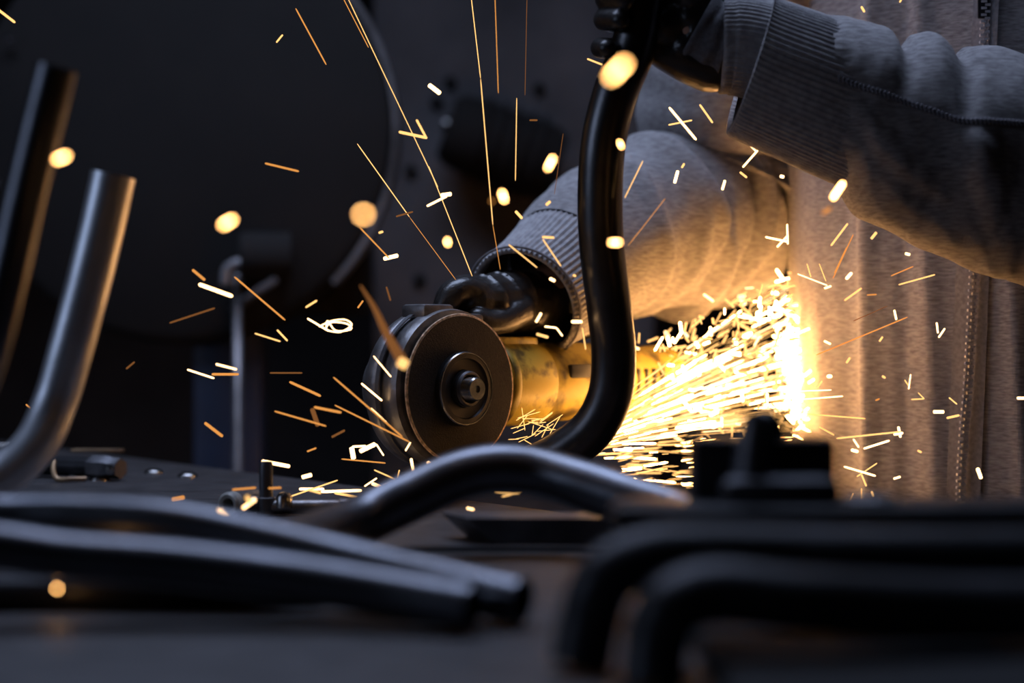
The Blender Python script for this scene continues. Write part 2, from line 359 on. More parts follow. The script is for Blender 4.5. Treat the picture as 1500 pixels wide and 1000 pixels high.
ca, cb = T(-120, 690), T(152, 703); ca.z = cb.z = TZ+.0115; cd = (cb-ca).normalized()
vs, fs = sweep([ca, cb], .0095, 18); obj('rod', vs, fs, M['black'], cl, 'auto')
MB().rev([(0,-.014),(.0115,-.014),(.0115,.006),(.010,.008),(.010,.020),(0,.020)], cb, cd, 6).build('collar', M['iron'], cl)
MB().rev([(.004,.0),(.0042,.005),(0,.006)], cb+cd*.012+Vector((0,-.010,0)), (0,-1,0), 16).build('set_screw', M['chrome'], cl)
bs = T(130, 697); bs = Vector((bs.x, bs.y+.02, TZ+.0225))
MB().box(bs+Vector((0,.012,0)), (.05, .014, .003), Matrix.Rotation(-.12, 3, 'Z'), .0006).build('brass_shim', M['brass'], cl)
rb = [Vector((T(-60,664).x, T(-60,664).y, TZ+.006)), Vector((T(38,664).x, T(38,664).y, TZ+.006))]
mbr = MB(); mbr.add(*sweep([rb[0]+(rb[1]-rb[0])*k/40 for k in range(41)], [.0055+(.0008 if k % 2 else 0) for k in range(41)], 14))
tag(mbr.build('threaded_rod', M['chrome'], None), 'short shiny threaded rod lying behind the clamp rod', 'rod')
hk = MB(); q = T(84, 706); q.z = TZ+.003
hk.add(*sweep([Vector(p) for p in cr([tuple(q+Vector(d)) for d in ((-.006,.01,.016),(-.005,.004,.008),(0,0,0),(.014,-.002,0),(.026,.002,0))], 6)], .0024, 10))
tag(hk.build('bent_hook', M['brass'], None), 'small bent brassy hook beside the screws', 'hook')

# ------------------------------------------------------------------ machines in the dark background
pg = empty('pedestal_grinder', 'dark pedestal machine with big round wheel guard', 'machine')
dw = 2.25; wc = P(262, 190, dw)
MB().rev([(0,-.012),(.29,-.012),(.304,-.004),(.308,.01),(.308,.09),(.28,.11),(0,.11)], wc, (.05,1,0), 96).build('wheel_guard', M['mdark'], pg)
MB().rev([(.3085,.0),(.3165,.0),(.3175,.035),(.3085,.035)], wc, (.05,1,0), 96, .5, 2.35).build('guard_rim', M['mrim'], pg)  # pale arc built only where the guard's edge catches its highlight
for k in range(8):
    a = k*PI/4+.3; MB().rev([(.006,-.006),(.006,.0),(0,-.008)], wc+Vector((.27*math.cos(a),-.012,.27*math.sin(a))), (0,1,0), 10).build('bolt', M['machine'], pg)
b0 = P(338, 330, 2.3); MB().box((b0.x, 2.30, b0.z/2), (.10, .06, b0.z), None, .006).build('column', M['mblue'], pg)
MB().box((b0.x+.04, 2.42, b0.z+.02), (.30, .12, .30), None, .01).build('motor_box', M['mdark'], pg)
MB().box((b0.x, 2.38, .02), (.4, .34, .04), None, .006).build('foot_plate', M['mdark'], pg)
x0 = P(349, 400, 2.22)
vs, fs = sweep([Vector((x0.x, 2.215, .05)), Vector((x0.x, 2.215, x0.z))], .0065, 12); obj('conduit', vs, fs, M['mrim'], pg)
vs, fs = sweep([Vector(p) for p in cr([tuple(P(330,418,2.19)), tuple(P(333,395,2.19)), tuple(P(350,385,2.19)), tuple(P(366,392,2.19))], 6)], .0075, 12); obj('lever', vs, fs, M['mrim'], pg)
vs, fs = sweep([P(352,445,2.19), P(405,408,2.19)], .006, 12); obj('lever', vs, fs, M['machine'], pg)
MB().rev([(0,-.02),(.03,-.02),(.034,-.012),(.034,.05),(0,.05)], P(372,375,2.20), (1,.2,0), 20).build('hub', M['mdark'], pg)
cab = empty('machine_cabinet', 'large grey machine cabinet in the dark behind the raised arm', 'machine')
p0, p1 = P(545, -120, 2.75), P(960, 480, 2.75)
MB().box(((p0.x+p1.x)/2, 2.95, (p0.z)/2+.02), (p1.x-p0.x, .4, p0.z-.04), None, .012).build('body', M['machine'], cab)
for (x, y) in ((640,150),(690,250),(602,250),(615,410),(660,120),(790,130)):
    MB().rev([(.011,.0),(.011,-.004),(.008,-.006),(0,-.006)], P(x, y, 2.745), (0,1,0), 14).build('bolt', M['mdark'], cab)
mt = empty('electric_motor', 'black electric motor fixed to the grey machine cabinet', 'motor')
mc = P(735, 215, 2.66)
MB().rev([(0,-.10),(.05,-.10),(.062,-.085),(.066,-.05),(.066,.08),(.055,.10),(0,.10)], mc, (1,.1,-.35), 32).build('casing', M['mdark'], mt)
for k in range(5): MB().rev([(.066,-.003),(.074,-.003),(.074,.003),(.066,.003)], mc+Vector((1,.1,-.35)).normalized()*(-.04+.024*k), (1,.1,-.35), 32).build('cooling_fin', M['mdark'], mt)
MB().box(mc+Vector((0,.053,.0)), (.12,.072,.03), None, .004).build('mount', M['mdark'], mt)
MB().rev([(0,-.01),(.012,-.01),(.014,0),(.014,.02)], mc+Vector((-.09,-.01,.035)), (1,.1,-.35), 16).build('shaft_end', M['chrome'], mt)

# ------------------------------------------------------------------ the person
TC = Vector((.483, 1.475)); PHI = math.radians(36)
fx = Vector((-math.sin(PHI), -math.cos(PHI), 0)); rx = Vector((-math.cos(PHI), math.sin(PHI), 0))   # facing, his right
SHR = Vector((TC.x, TC.y, 1.42))+rx*.185; ELR = P(1052, 322, 1.635); WRR = P(772, 440, 1.385)
SHL = Vector((TC.x, TC.y, 1.42))-rx*.185; ELL = P(1640, 300, 1.235); WRL = P(1095, 78, 1.195)
tc = Vector((TC.x, TC.y, 0))
hip = tc+Vector((.03,.06,.86))
hdc = tc+fx*.06+Vector((-.03,0,1.64))
def at(o, f, s, u): return o+fx*f+rx*s+UP*u
hipR, hipL = at(hip, 0, .09, -.02), at(hip, 0, -.09, -.02)
ftR, ftL = at(Vector((hip.x, hip.y, .06)), .02, .12, 0), at(Vector((hip.x, hip.y, .06)), -.05, -.13, 0)
GRH = P(962, 15, 1.19)
body = blob('person', [
  [(hip, .13), (at(tc,0,0,1.05), .125), (at(tc,.0,0,1.22), .13), (at(tc,0,0,1.36), .12)],
  [(at(tc,0,.08,1.33), .095), (at(tc,0,-.08,1.33), .095)],
  [(SHR, .062), (SHR.lerp(ELR,.5), .05), (ELR, .043), (ELR.lerp(WRR,.4), .042), (WRR, .022)],
  [(SHL, .062), (SHL.lerp(ELL,.5), .05), (ELL, .043), (ELL.lerp(WRL,.4), .042), (WRL, .029)],
  [(WRL, .028), (P(1030,55,1.19), .026), (P(990,40,1.19), .02)],
  [(WRR, .020), (P(735,440,1.35), .012), (P(700,445,1.335), .009)],
  [(at(tc,0,0,1.40), .06), (at(tc,.03,0,1.53), .055)],
  [(hdc+UP*.03, .092), (at(hdc,.02,0,-.03), .078), (at(hdc,.045,0,-.085), .05)],
  [(at(hdc,.10,0,.015), .011), (at(hdc,.118,0,-.02), .014)],
  [(at(hdc,.085,-.02,-.062), .012), (at(hdc,.085,.02,-.062), .012)],
  [(at(hdc,0,.088,.02), .012), (at(hdc,0,.09,-.02), .010)], [(at(hdc,0,-.088,.02), .012), (at(hdc,0,-.09,-.02), .010)],
  [(hipR, .095), (at(hipR,.02,.0,-.38), .062), (at(hipR,.0,.01,-.55), .055), (ftR, .04)],
  [(hipL, .095), (at(hipL,.02,.0,-.38), .062), (at(hipL,.0,-.01,-.55), .055), (ftL, .04)],
  [(ftR, .035), (at(ftR,.14,.02,-.03), .028)], [(ftL, .035), (at(ftL,.14,-.02,-.03), .028)],
 ], M['skin'], None, .007, 4)
tag(body, 'person in a grey zipped hoodie and black gloves gripping grinder and tube', 'person')
for s in (-1, 1):
    MB().rev([(0,.012),(.006,.010),(.0105,.005),(.012,0),(0,-.006)], at(hdc,.078,s*.034,.012), fx, 16).build('eye', M['white'], body)
    MB().rev([(0,.0130),(.0045,.0125),(.0052,.0105)], at(hdc,.078,s*.034,.012), fx, 16).build('pupil', M['hair'], body)
blob('hair', [[(at(hdc,.03,0,.085), .07), (at(hdc,-.04,0,.06), .085), (at(hdc,-.05,0,-.02), .07)], [(at(hdc,.0,.06,.06), .05), (at(hdc,-.04,.06,0), .045)], [(at(hdc,.0,-.06,.06), .05), (at(hdc,-.04,-.06,0), .045)]], M['hair'], body, .007)
blob('trousers', [[(hip+UP*.04, .155), (hip-UP*.03, .15)], [(hipR, .112), (at(hipR,.02,.0,-.38), .085), (at(ftR,-.0,0,.04), .07)], [(hipL, .112), (at(hipL,.02,.0,-.38), .085), (at(ftL,0,0,.04), .07)]], M['denim'], body, .008)
for f_, s in ((ftR, .02), (ftL, -.02)):
    blob('shoe', [[(at(f_,-.06,0,-.012), .046), (at(f_,.06,s*.4,-.014), .046), (at(f_,.17,s,-.022), .038)], [(at(f_,-.02,0,.04), .048), (at(f_,-.02,0,.0), .05)]], M['shoe'], body, .007)

# hoodie body: rings of a superellipse, with standing folds
def zip_a(z): return -(z-.97)*.17
def torso_pt(a, z, off=0):
    # a = 0 at the zip (front centre), + towards his right (picture left)
    zz = (z-.80)/.70
    wa = .208+.010*math.sin(zz*3)-.02*max(0, zz-.75)*2; wb_ = .148+.012*math.sin(zz*2.2)
    if z > 1.40: k = (z-1.40)/.16; wa *= (1-.55*k); wb_ *= (1-.35*k)
    if z < .90: k = (.90-z)/.1; wa *= 1-.06*k; wb_ *= 1-.06*k
    c, s = math.cos(a), math.sin(a); e = .82
    f = wb_*math.copysign(abs(c)**e, c); sd = wa*math.copysign(abs(s)**e, s)
    fold = 0
    for (ac, wd, am, dr) in ((.36,.05,.010,.06),(.50,.09,-.006,.03),(.72,.07,.003,-.05),(.105,.032,.0062,-.04),(-.125,.035,.0062,-.09),(.20,.04,-.004,.02),(-.34,.07,.007,.05),(-.7,.1,-.008,.1),(1.2,.1,.004,.1)):
        x = (a-ac-dr*(1.1-z)*2)/wd; fold += am*math.exp(-x*x)
    if a < -.08: fold -= .045*min(1, (-.08-a)/.7)**1.3*max(0, 1-(-.08-a)/2.4)
    fold += .0022*noise.noise(Vector((a*5, z*5, 1.3)))+.0012*noise.noise(Vector((a*14, z*9, 7)))
    n = Vector((f/wb_**2, sd/wa**2)); n.normalize(); k = fold+off
    return tc+fx*(f+n.x*k)+rx*(sd+n.y*k)+UP*z+Vector((.03,.05,0))*max(0, (1.1-z))*.4
NA, NZ = 320, 90
vs = []; fs = []
for j in range(NZ+1):
    z = .80+.76*j/NZ
    for i in range(NA): vs.append(torso_pt(-PI+2*PI*i/NA, z))
for j in range(NZ):
    for i in range(NA): fs.append([j*NA+i, j*NA+(i+1) % NA, (j+1)*NA+(i+1) % NA, (j+1)*NA+i])
hood = obj('hoodie', vs, fs, M['fabric'], body)
hood['label'] = 'grey heather zip hoodie'
# zip: two tapes, teeth, slider pull
for s in (-1, 1):
    vs = []; fs = []; n_ = 60
    for j in range(n_+1):
        z = .82+.70*j/n_
        for k in range(3): vs.append(torso_pt(zip_a(z)+s*(.006+.016*k), z, .0030))
    for j in range(n_):
        for k in range(2): fs.append([j*3+k, j*3+k+1, (j+1)*3+k+1, (j+1)*3+k])
    obj('zip_tape', vs, fs, M['zipt'], hood)
tm = MB()
for k in range(240):
    z = .83+.68*k/240; s = 1 if k % 2 else -1
    tm.box(torso_pt(zip_a(z), z, .0064)+Vector((s*.0016,-.0012,0)), (.0046, .0034, .0020))
o = tm.build('zip_teeth', M['zipm'], hood, False); o['kind'] = 'stuff'
pz = torso_pt(zip_a(1.30), 1.345, .008); MB().box(pz, (.009, .004, .014), None, .001).box(pz-UP*.024, (.010, .003, .036), None, .001).build('zip_pull', M['black'], hood)
# hood lying behind the neck
blob('hood', [[(at(tc,.05,.11,1.47), .045), (at(tc,-.06,.09,1.50), .055), (at(tc,-.10,0,1.49), .06), (at(tc,-.06,-.09,1.50), .055), (at(tc,.05,-.11,1.47), .045)]], M['fabric'], hood, .006)

def gs(x, c, w_): return math.exp(-((x-c)/w_)**2)
# raised sleeve (his left): stations are (upper pixel, lower pixel, depth)
stn = [(1205,24,1196,257,1.193),(1236,28,1229,270,1.195),(1285,44,1262,318,1.20),(1330,56,1330,353,1.203),(1375,58,1400,383,1.208),(1430,76,1455,404,1.213),(1505,84,1512,420,1.222),(1580,90,1590,435,1.232),(1680,80,1690,440,1.25)]
def sleeve_ring(q, a, amp=1):
    ux, uy, lx, ly, d, t = q
    U, L = P(ux, uy, d), P(lx, ly, d); c = (U+L)/2; u = (U-L)/2; r = u.length; u.normalize()
    ca, sa = math.cos(a), math.sin(a); k = 0
    top = max(0, ca)
    x = c.x/d*F+750
    if amp:
        k -= .011*gs(x, 1313-30*(1-ca), 13)*top**.7
        k -= .013*gs(x, 1405-34*(1-ca), 15)*top**.7
        k += .006*gs(x, 1355-20*(1-ca), 24)*top+.004*gs(x, 1270, 22)*top+.005*gs(x, 1460, 30)*top
        fr_ = gs(a, 1.75+(x-1400)*.004, .28)
        k += .006*fr_*gs(x, 1390, 26)-.007*gs(a, 2.25, .30)*gs(x, 1345, 40)-.004*gs(a, 1.55, .3)*gs(x, 1330, 30)
        k += .005*gs(a, 2.0+(x-1300)*.003, .16)*gs(x, 1290, 60)
        k += .0035*noise.noise(Vector((x*.018, a*1.5, 2)))+.0012*noise.noise(Vector((x*.05, a*4, 9)))
        if t < .14: k += .0008*math.sin(a*58)*(1-t/.14)
    # a = 0 top, PI/2 towards camera
    return c+u*((r+k)*ca)+Vector((0,-1,0))*((r*.92+k)*sa)
st_ = cr([(*s, i/(len(stn)-1)) for i, s in enumerate(stn)], 16)
NA = 150; vs = []; fs = []
for q in st_:
    for i in range(NA): vs.append(sleeve_ring(q, 2*PI*i/NA))
top_ = cr([tuple(P(1685,260,1.25)), tuple(ELL+Vector((.05,.02,.03))), tuple(ELL.lerp(SHL,.5)), tuple(SHL), tuple(SHL+rx*.05)], 8)
for j in range(len(st_)-1):
    for i in range(NA): fs.append([j*NA+i, j*NA+(i+1) % NA, (j+1)*NA+(i+1) % NA, (j+1)*NA+i])
obj('sleeve', vs, fs, M['fabric'], hood)
vs, fs = sweep([Vector(p) for p in top_], [.088, .092, .094, .09, .088, .088]+[.088]*(len(top_)-6), 48, True, lambda t, a: .004*noise.noise(Vector((t*6, a*2, 4)))); obj('upper_sleeve', vs, fs, M['fabric'], hood)
# ribbed cuff of the raised sleeve
cst = [(1131,-8,1066,193,1.188),(1133,-3,1072,199,1.188),(1160,8,1104,214,1.188),(1195,20,1160,240,1.19),(1222,30,1205,260,1.193),(1240,36,1232,272,1.195)]
cc = cr([(*s, .5) for s in cst], 6); NA = 480; vs = []; fs = []
def ribbed(q, a, rib):
    p = sleeve_ring(q, a, 0); ux, uy, lx, ly, d, t = q; c = (P(ux,uy,d)+P(lx,ly,d))/2
    n_ = (p-c); return p+n_.normalized()*(rib*math.cos(a*80))
ringl = [(q, 0) for q in cc]+[]
for j, q in enumerate(cc):
    for i in range(NA):
        a = 2*PI*i/NA; p = ribbed(q, a, .0007)
        c = (P(q[0],q[1],q[4])+P(q[2],q[3],q[4]))/2
        if j == 0: p = c+(p-c)*.955
        vs.append(p)
for i in range(NA):       # turned-in inner face
    a = 2*PI*i/NA; q = cc[6]; c = (P(q[0],q[1],q[4])+P(q[2],q[3],q[4]))/2; vs.append(c+(ribbed(q, a, 0)-c)*.90)
J = len(cc)
for j in range(J-1):
    for i in range(NA): fs.append([j*NA+i, j*NA+(i+1) % NA, (j+1)*NA+(i+1) % NA, (j+1)*NA+i])
for i in range(NA): fs.append([i, (i+1) % NA, J*NA+(i+1) % NA, J*NA+i])
obj('cuff', vs, fs, M['rib'], hood)
# stitching along the raised sleeve
sy = [(1205,131),(1240,147),(1290,166),(1335,184),(1368,197),(1420,200),(1500,207),(1570,213)]
sp_ = cr(sy, 14); tm = MB(); pts = []
def on_sleeve(x, y):
    best = None
    for q in st_:
        ux, uy, lx, ly, d, t = q
        f = (y-uy)/(ly-uy); xx = ux+(lx-ux)*f
        if best is None or abs(xx-x) < best[0]: best = (abs(xx-x), q, f)
    q, f = best[1], min(.98, max(.02, best[2])); return sleeve_ring(q, math.acos(1-2*f))
raw = [on_sleeve(x, y) for x, y in sp_]
raw = [sum((raw[min(len(raw)-1, max(0, i+k))] for k in (-3,-2,-1,0,1,2,3)), Vector())/7 for i in range(len(raw))]
lens = [0]
for a, b in zip(raw, raw[1:]): lens.append(lens[-1]+(b-a).length)
nst = int(lens[-1]/.0031); j = 0
for k in range(nst):
    s = lens[-1]*k/nst
    while lens[j+1] < s: j += 1
    p = raw[j].lerp(raw[j+1], (s-lens[j])/max(1e-9, lens[j+1]-lens[j])); dr = (raw[j+1]-raw[j]).normalized()
    for sg in (-1, 1):
        c0 = p+Vector((0,-.0015,0))+dr*(-.0012); c1 = p+Vector((0,-.0012,0))+dr*.0016+Vector((0,0,sg*.0026))
        tm.add(*sweep([c0-Vector((0,0,sg*.0002)), (c0+c1)/2+Vector((0,-.0007,0)), c1], [.0006,.0010,.0006], 6))
o = tm.build('seam_stitching', M['stitch'], hood); o['kind'] = 'stuff'
vs, fs = sweep(raw, .0016, 8); obj('sleeve_seam', vs, fs, M['seam'], hood)
sc = [sleeve_ring(q, a) for q, a in [(st_[int(10+10*abs(math.cos(k/24*PI)))], .35+2.6*k/24) for k in range(25)]]

# sleeve of the grinder arm (his right)
rs = [(826,398,1.432,.0600),(890,352,1.49,.074),(965,325,1.555,.086),(1035,312,1.61,.094),(1080,255,1.625,.100),(1088,150,1.605,.104),(1112,30,1.575,.102),(1170,-80,1.54,.085)]
rp = cr([(*P(x, y, d), r) for x, y, d, r in rs]+[(*at(tc,0,.15,1.435), .078), (*at(tc,0,.06,1.43), .07)], 16)
def rfold(t, a):
    k = 0; t = t*9/7
    for (c, w_, am, sl) in ((.20,.018,.006,.03),(.28,.022,.008,-.04),(.36,.022,.010,.05),(.43,.02,.010,.02),(.50,.02,-.010,.02),(.55,.02,.010,-.01),(.12,.015,.004,.02),(.66,.03,.006,.05),(.80,.03,.006,-.05)):
        k += am*gs(t, c+sl*math.sin(a+1.0)+.02*noise.noise(Vector((a, c*9, 0))), w_)*(.6+.4*math.sin(a+.7*math.sin(c*20)))
    
    for (c, w_, am, sl) in ((.24,.009,-.007,.05),(.32,.010,-.010,.06),(.40,.010,-.012,.05),(.465,.010,-.013,.03),(.60,.012,-.009,.04)):
        k += am*gs(t, c+sl*math.sin(a+.6)+.025*noise.noise(Vector((a*.9, c*17, 3))), w_)*(.6+.4*math.sin(a+.5*math.sin(c*30)))
    return 1.6*k+.005*noise.noise(Vector((t*9, math.cos(a)*1.2, math.sin(a)*1.2)))
vs, fs = sweep([Vector(p[:3]) for p in rp], [p[3] for p in rp], 120, False, rfold); o = obj('sleeve', vs, fs, M['fabric'], hood)
rc = [(766,446,1.378,.0515),(772,441,1.384,.0530),(800,420,1.41,.0560),(828,398,1.434,.0610)]
cp = cr([(*P(x, y, d), r) for x, y, d, r in rc], 6)
pts = [Vector(cp[5][:3])]+[Vector(p[:3]) for p in cp]; rad = [cp[5][3]-.005]+[p[3] for p in cp]
fr = frames([Vector(p[:3]) for p in cp]); NA = 400; vs = []; fs = []
rings = [(fr[6], cp[6][3]-.006)]+[(fr[0], cp[0][3]-.003)]+[(f_, p[3]) for f_, p in zip(fr, cp)]
for j, ((p, t, u, v_), r) in enumerate(rings):
    for i in range(NA):
        a = 2*PI*i/NA; r_2 = r+(.0008*math.cos(a*66) if j > 1 else 0); vs.append(p+u*(r_2*math.cos(a))+v_*(r_2*math.sin(a)))
for j in range(len(rings)-1):
    for i in range(NA): fs.append([j*NA+i, j*NA+(i+1) % NA, (j+1)*NA+(i+1) % NA, (j+1)*NA+i])
obj('cuff', vs, fs, M['rib'], hood)
f_ = fr[2]; tv, tf = [], []
vs, fs = sweep([f_[0]+f_[2]*(.0545*math.cos(k/60*2*PI))+f_[3]*(.0545*math.sin(k/60*2*PI)) for k in range(61)], .0012, 6, False); obj('cuff_stitching', vs, fs, M['lining'], hood)

# gloves
tdir = (P(946,-60,1.175)-P(930,60,1.18)).normalized()              # up along the held tube
def tube_at(py):                                                  # centre of the held tube at picture height py
    c = cr([tuple(c) for c in held_c], 8); return min((Vector(q) for q in c), key=lambda q: abs((CAMZ-q.z)/q.y*F+500-py))
ch = []
ur = Vector((1,0,0)); ur = (ur-tdir*ur.dot(tdir)).normalized(); ub = tdir.cross(ur)
if ub.y < 0: ub = -ub
for k, (py, fr_, ln) in enumerate(((62,.0088,215),(22,.0096,235),(-20,.0100,240),(-62,.0098,225))):
    c = tube_at(py); R0 = HR+fr_*.92; pts = []
    for q, ang in enumerate((-8, 40, 85, 130, 170, ln)):
        a = math.radians(ang); pts.append((c+ur*(R0*math.cos(a))+ub*(R0*math.sin(a))-tdir*(.002*q)+ur*(.012 if q == 0 else 0), fr_*(1.1-.05*q)))
    ch.append(pts)
ch.append([(P(978,42,1.19), .023), (P(1005,35,1.195), .030), (P(1045,70,1.195), .030)])
ch.append([(P(972,75,1.187), .014), (P(1005,88,1.187), .017), (P(1040,100,1.19), .019)])
ch.append([(P(975,-35,1.19), .022), (P(1010,0,1.195), .030), (P(1045,60,1.195), .03)])
ch.append([(P(1010,-20,1.175), .018), (P(985,-55,1.158), .013), (P(955,-80,1.145), .0105), (P(930,-95,1.145), .0095)])
gl = blob('glove', ch, M['glove'], body, .0018, 5)
gl['label'] = 'black leather glove around the upright tube'
# wrinkled grey wrist of that glove and the knit cuff
pts = [Vector(p) for p in cr([tuple(P(1018,42,1.192)), tuple(P(1040,54,1.192)), tuple(P(1064,62,1.192))], 8)]
vs, fs = sweep(pts, [.0330+(.0007*math.sin(k*.9)) for k in range(17)], 60, True, lambda t, a: .0012*noise.noise(Vector((t*5, a*3, 3)))); g2 = obj('glove_wrist', vs, fs, M['gknit'], gl)
pts = [Vector(p) for p in cr([tuple(P(1052,66,1.192)), tuple(P(1075,66,1.192)), tuple(P(1100,70,1.192)), tuple(P(1135,80,1.192))], 8)]
vs, fs = sweep(pts, [.0345]+[.0365]*6+[.0375]*(len(pts)-7), 300, True, lambda t, a: .0006*math.cos(a*60)); obj('knit_cuff', vs, fs, M['rib'], gl)
# right glove over the grinder head
ch = []
wr = []
for k in range(15):                                # leather bunched into rings between knuckles and cuff
    u = k/14; x = 845-148*u; rr_ = .0335-.0115*u
    wr.append((P(x, 448-10*math.sin(u*2.2)+3*u+(1.6 if k % 2 else -1.6), 1.45-.122*u), rr_+(.0030 if k % 2 else -.0012)*(.4+.6*u)))
ch.append(wr)
ch.append([(P(716,440,1.345), .0215), (P(694,438,1.332), .0185), (P(676,446,1.326), .0150)])
ch.append([(P(700,430,1.322), .0130), (P(680,424,1.312), .0118), (P(664,431,1.305), .0108), (P(652,449,1.302), .0098)])
ch.append([(P(702,425,1.350), .0130), (P(676,422,1.348), .0115), (P(655,436,1.345), .0105), (P(648,470,1.345), .0095)])
ch.append([(P(710,436,1.375), .0130), (P(686,436,1.380), .0115), (P(668,455,1.38), .0105), (P(664,490,1.375), .0095)])
ch.append([(P(724,444,1.390), .0115), (P(704,450,1.405), .0105), (P(692,472,1.41), .0095), (P(690,500,1.40), .0085)])
ch.append([(P(760,455,1.350), .0150), (P(738,468,1.330), .0120), (P(716,472,1.316), .0105), (P(698,466,1.308), .0095)])
gl2 = blob('glove', ch, M['glove'], body, .0014, 3)
gl2['label'] = 'shiny black glove wrapped over the grinder head'

# ------------------------------------------------------------------ sparks
def unit_spark(m):
    pr = [(0,-.5),(.30,-.492),(.47,-.46),(.5,-.40),(.5,.40),(.47,.46),(.30,.492),(0,.5)]
    mb = MB().rev(pr, (0,0,0), (0,0,1), 8)
    me = bpy.data.meshes.new('spark'); me.from_pydata([tuple(v) for v in mb.v], [], mb.f); me.materials.append(m); return me
UM = {k: unit_spark(M['s_'+k]) for k in ('hot','mid','dim','low','bok','flow')}
def spark(p, q, wd, k, label, group):
    p, q = Vector(p), Vector(q); L = (q-p).length
    if L < wd*1.02: d_ = (q-p).normalized() if L > 1e-6 else Vector((1,0,0)); c_ = (p+q)/2; L = wd*1.02; p, q = c_-d_*L/2, c_+d_*L/2
    o = bpy.data.objects.new('spark', UM[k]); COL.objects.link(o); o.location = (p+q)/2
    o.rotation_euler = (q-p).to_track_quat('Z', 'X').to_euler(); o.scale = (wd, wd, L)
    return tag(o, label, 'spark', group)
def batch(rows, label, group, d0, dj=.03):
    for r in rows:
        x1, y1, x2, y2, wd, k = r[:6]; d = r[6] if len(r) > 6 else d0+R.uniform(-dj, dj)
        ln = math.hypot(x2-x1, y2-y1); sl = abs(math.degrees(math.atan2(y2-y1, x2-x1))) % 180; sl = min(sl, 180-sl)
        size = 'tiny' if ln < 12 else 'short' if ln < 30 else 'long'; lie = 'level' if sl < 20 else 'slanting' if sl < 60 else 'upright'
        tone = {'hot': 'white-hot', 'mid': 'yellow', 'dim': 'orange', 'low': 'faint red', 'bok': 'bright yellow'}[k]
        spark(P(x1,y1,d), P(x2,y2,d+R.uniform(-.012,.012)), (wd if k == 'bok' else wd*.85)/F*d, k, label.replace('@', size+' '+lie+' '+tone), group+', '+size+' '+lie+' '+tone)
G = 'long thin sparks above the disc'
batch([(508,-6,642,275,1.5,'mid'),(628,243,692,405,1.6,'mid'),(690,-6,704,115,1.7,'mid'),(704,115,722,330,1.8,'mid'),(722,330,733,395,1.1,'dim'),(725,-6,730,137,1.6,'dim'),(772,-6,769,140,1.1,'low'),(757,143,755,265,1.5,'mid'),(523,210,600,318,1.7,'mid'),(600,318,668,410,1.1,'dim'),(433,12,478,95,2.6,'dim'),(502,-4,540,70,1.6,'dim'),(825,195,812,285,1.0,'low')],
      '@ hair-thin spark rising steeply above the cutting disc', G, 1.24)
batch([(584,193,626,202,5,'mid'),(610,175,624,201,4,'mid'),(628,124,645,137,8,'hot'),(860,86,888,97,3,'mid'),(875,112,884,110,3,'hot'),(755,309,765,320,5,'mid'),(625,302,655,287,4,'hot'),(646,286,661,284,7,'hot'),(605,310,580,317,3,'low'),(555,341,561,339,4,'mid'),(527,333,570,378,2.6,'dim'),(562,379,583,374,7,'hot'),(776,176,787,176,3,'low')],
      '@ spark in the dark between disc and hanging wheel guard', 'short sparks in the dark', 1.22)
batch([(745,358,787,392,2.4,'mid'),(794,347,812,348,4,'mid'),(795,350,822,390,2.4,'mid'),(800,300,806,295,5,'mid'),(806,408,812,411,6,'hot'),(840,403,843,404,4,'mid'),(793,471,787,458,6,'hot') if False else (785,472,793,458,5,'hot'),(798,478,815,480,3.5,'hot'),(815,480,824,492,3,'hot'),(786,489,803,494,5,'mid'),(838,471,852,471,6,'hot'),(853,480,858,512,2.5,'mid'),(915,290,942,235,1.8,'mid'),(920,360,975,290,1.2,'dim')],
      '@ spark crossing the sleeve of the grinder arm', 'sparks over the grinder arm', 1.17, .01)
G2 = 'big soft sparks near the lens'; L2 = '@ fat soft-edged spark drifting close to the lens'
batch([(894,114,916,92,6,'bok',.62),(530,314,534,314,6,'bok',.62),(83,234,97,228,5,'bok',.74),(326,330,341,321,5,'bok',.74),(83,862,84,862,4,'bok',.74),(802,247,810,231,4.5,'bok',.88),(735,281,739,294,4.5,'bok',.88),(655,352,656,357,4,'bok',.90),(895,355,907,355,4.5,'bok',.88),(907,207,911,216,3,'bok',.95),(720,294,721,295,5,'dim',.90),(1220,290,1235,268,6,'bok',.95),(1206,312,1216,305,7,'dim',.95)], L2, G2, .7)
G3 = 'sparks left of the grinder'; L3 = '@ spark flying away on the guard side of the grinder'
batch([(-4,13,22,33,4.5,'mid'),(388,239,438,251,3.5,'dim'),(405,62,414,51,3,'mid'),(282,395,300,410,5,'dim'),(291,416,341,434,7,'hot'),(343,405,418,469,3.2,'dim'),(448,450,464,440,3.6,'mid'),(373,488,411,500,2.8,'mid'),(406,483,421,499,3.4,'mid'),(450,466,482,485,3.6,'hot'),(274,541,314,554,3.5,'hot'),(316,533,347,541,4,'hot'),(310,548,350,548,4.5,'dim'),(395,546,443,546,2.6,'low'),(300,619,326,639,5.5,'dim'),(424,559,470,580,4.5,'dim'),(402,602,478,624,3,'dim'),(457,598,466,624,8,'low'),(460,596,500,604,4.5,'dim'),(488,552,590,640,3,'dim'),(490,593,600,647,2.6,'dim'),(529,561,560,587,3.6,'hot'),(543,598,567,620,3.6,'hot'),(547,521,573,552,2.6,'hot'),(185,540,197,530,3,'low'),(38,592,47,600,3,'dim'),(450,661,463,656,3,'dim'),(248,473,315,451,3,'low'),(486,640,505,630,4,'low'),(566,420,572,440,3,'low'),(524,451,532,440,3,'dim')], L3, G3, 1.2)
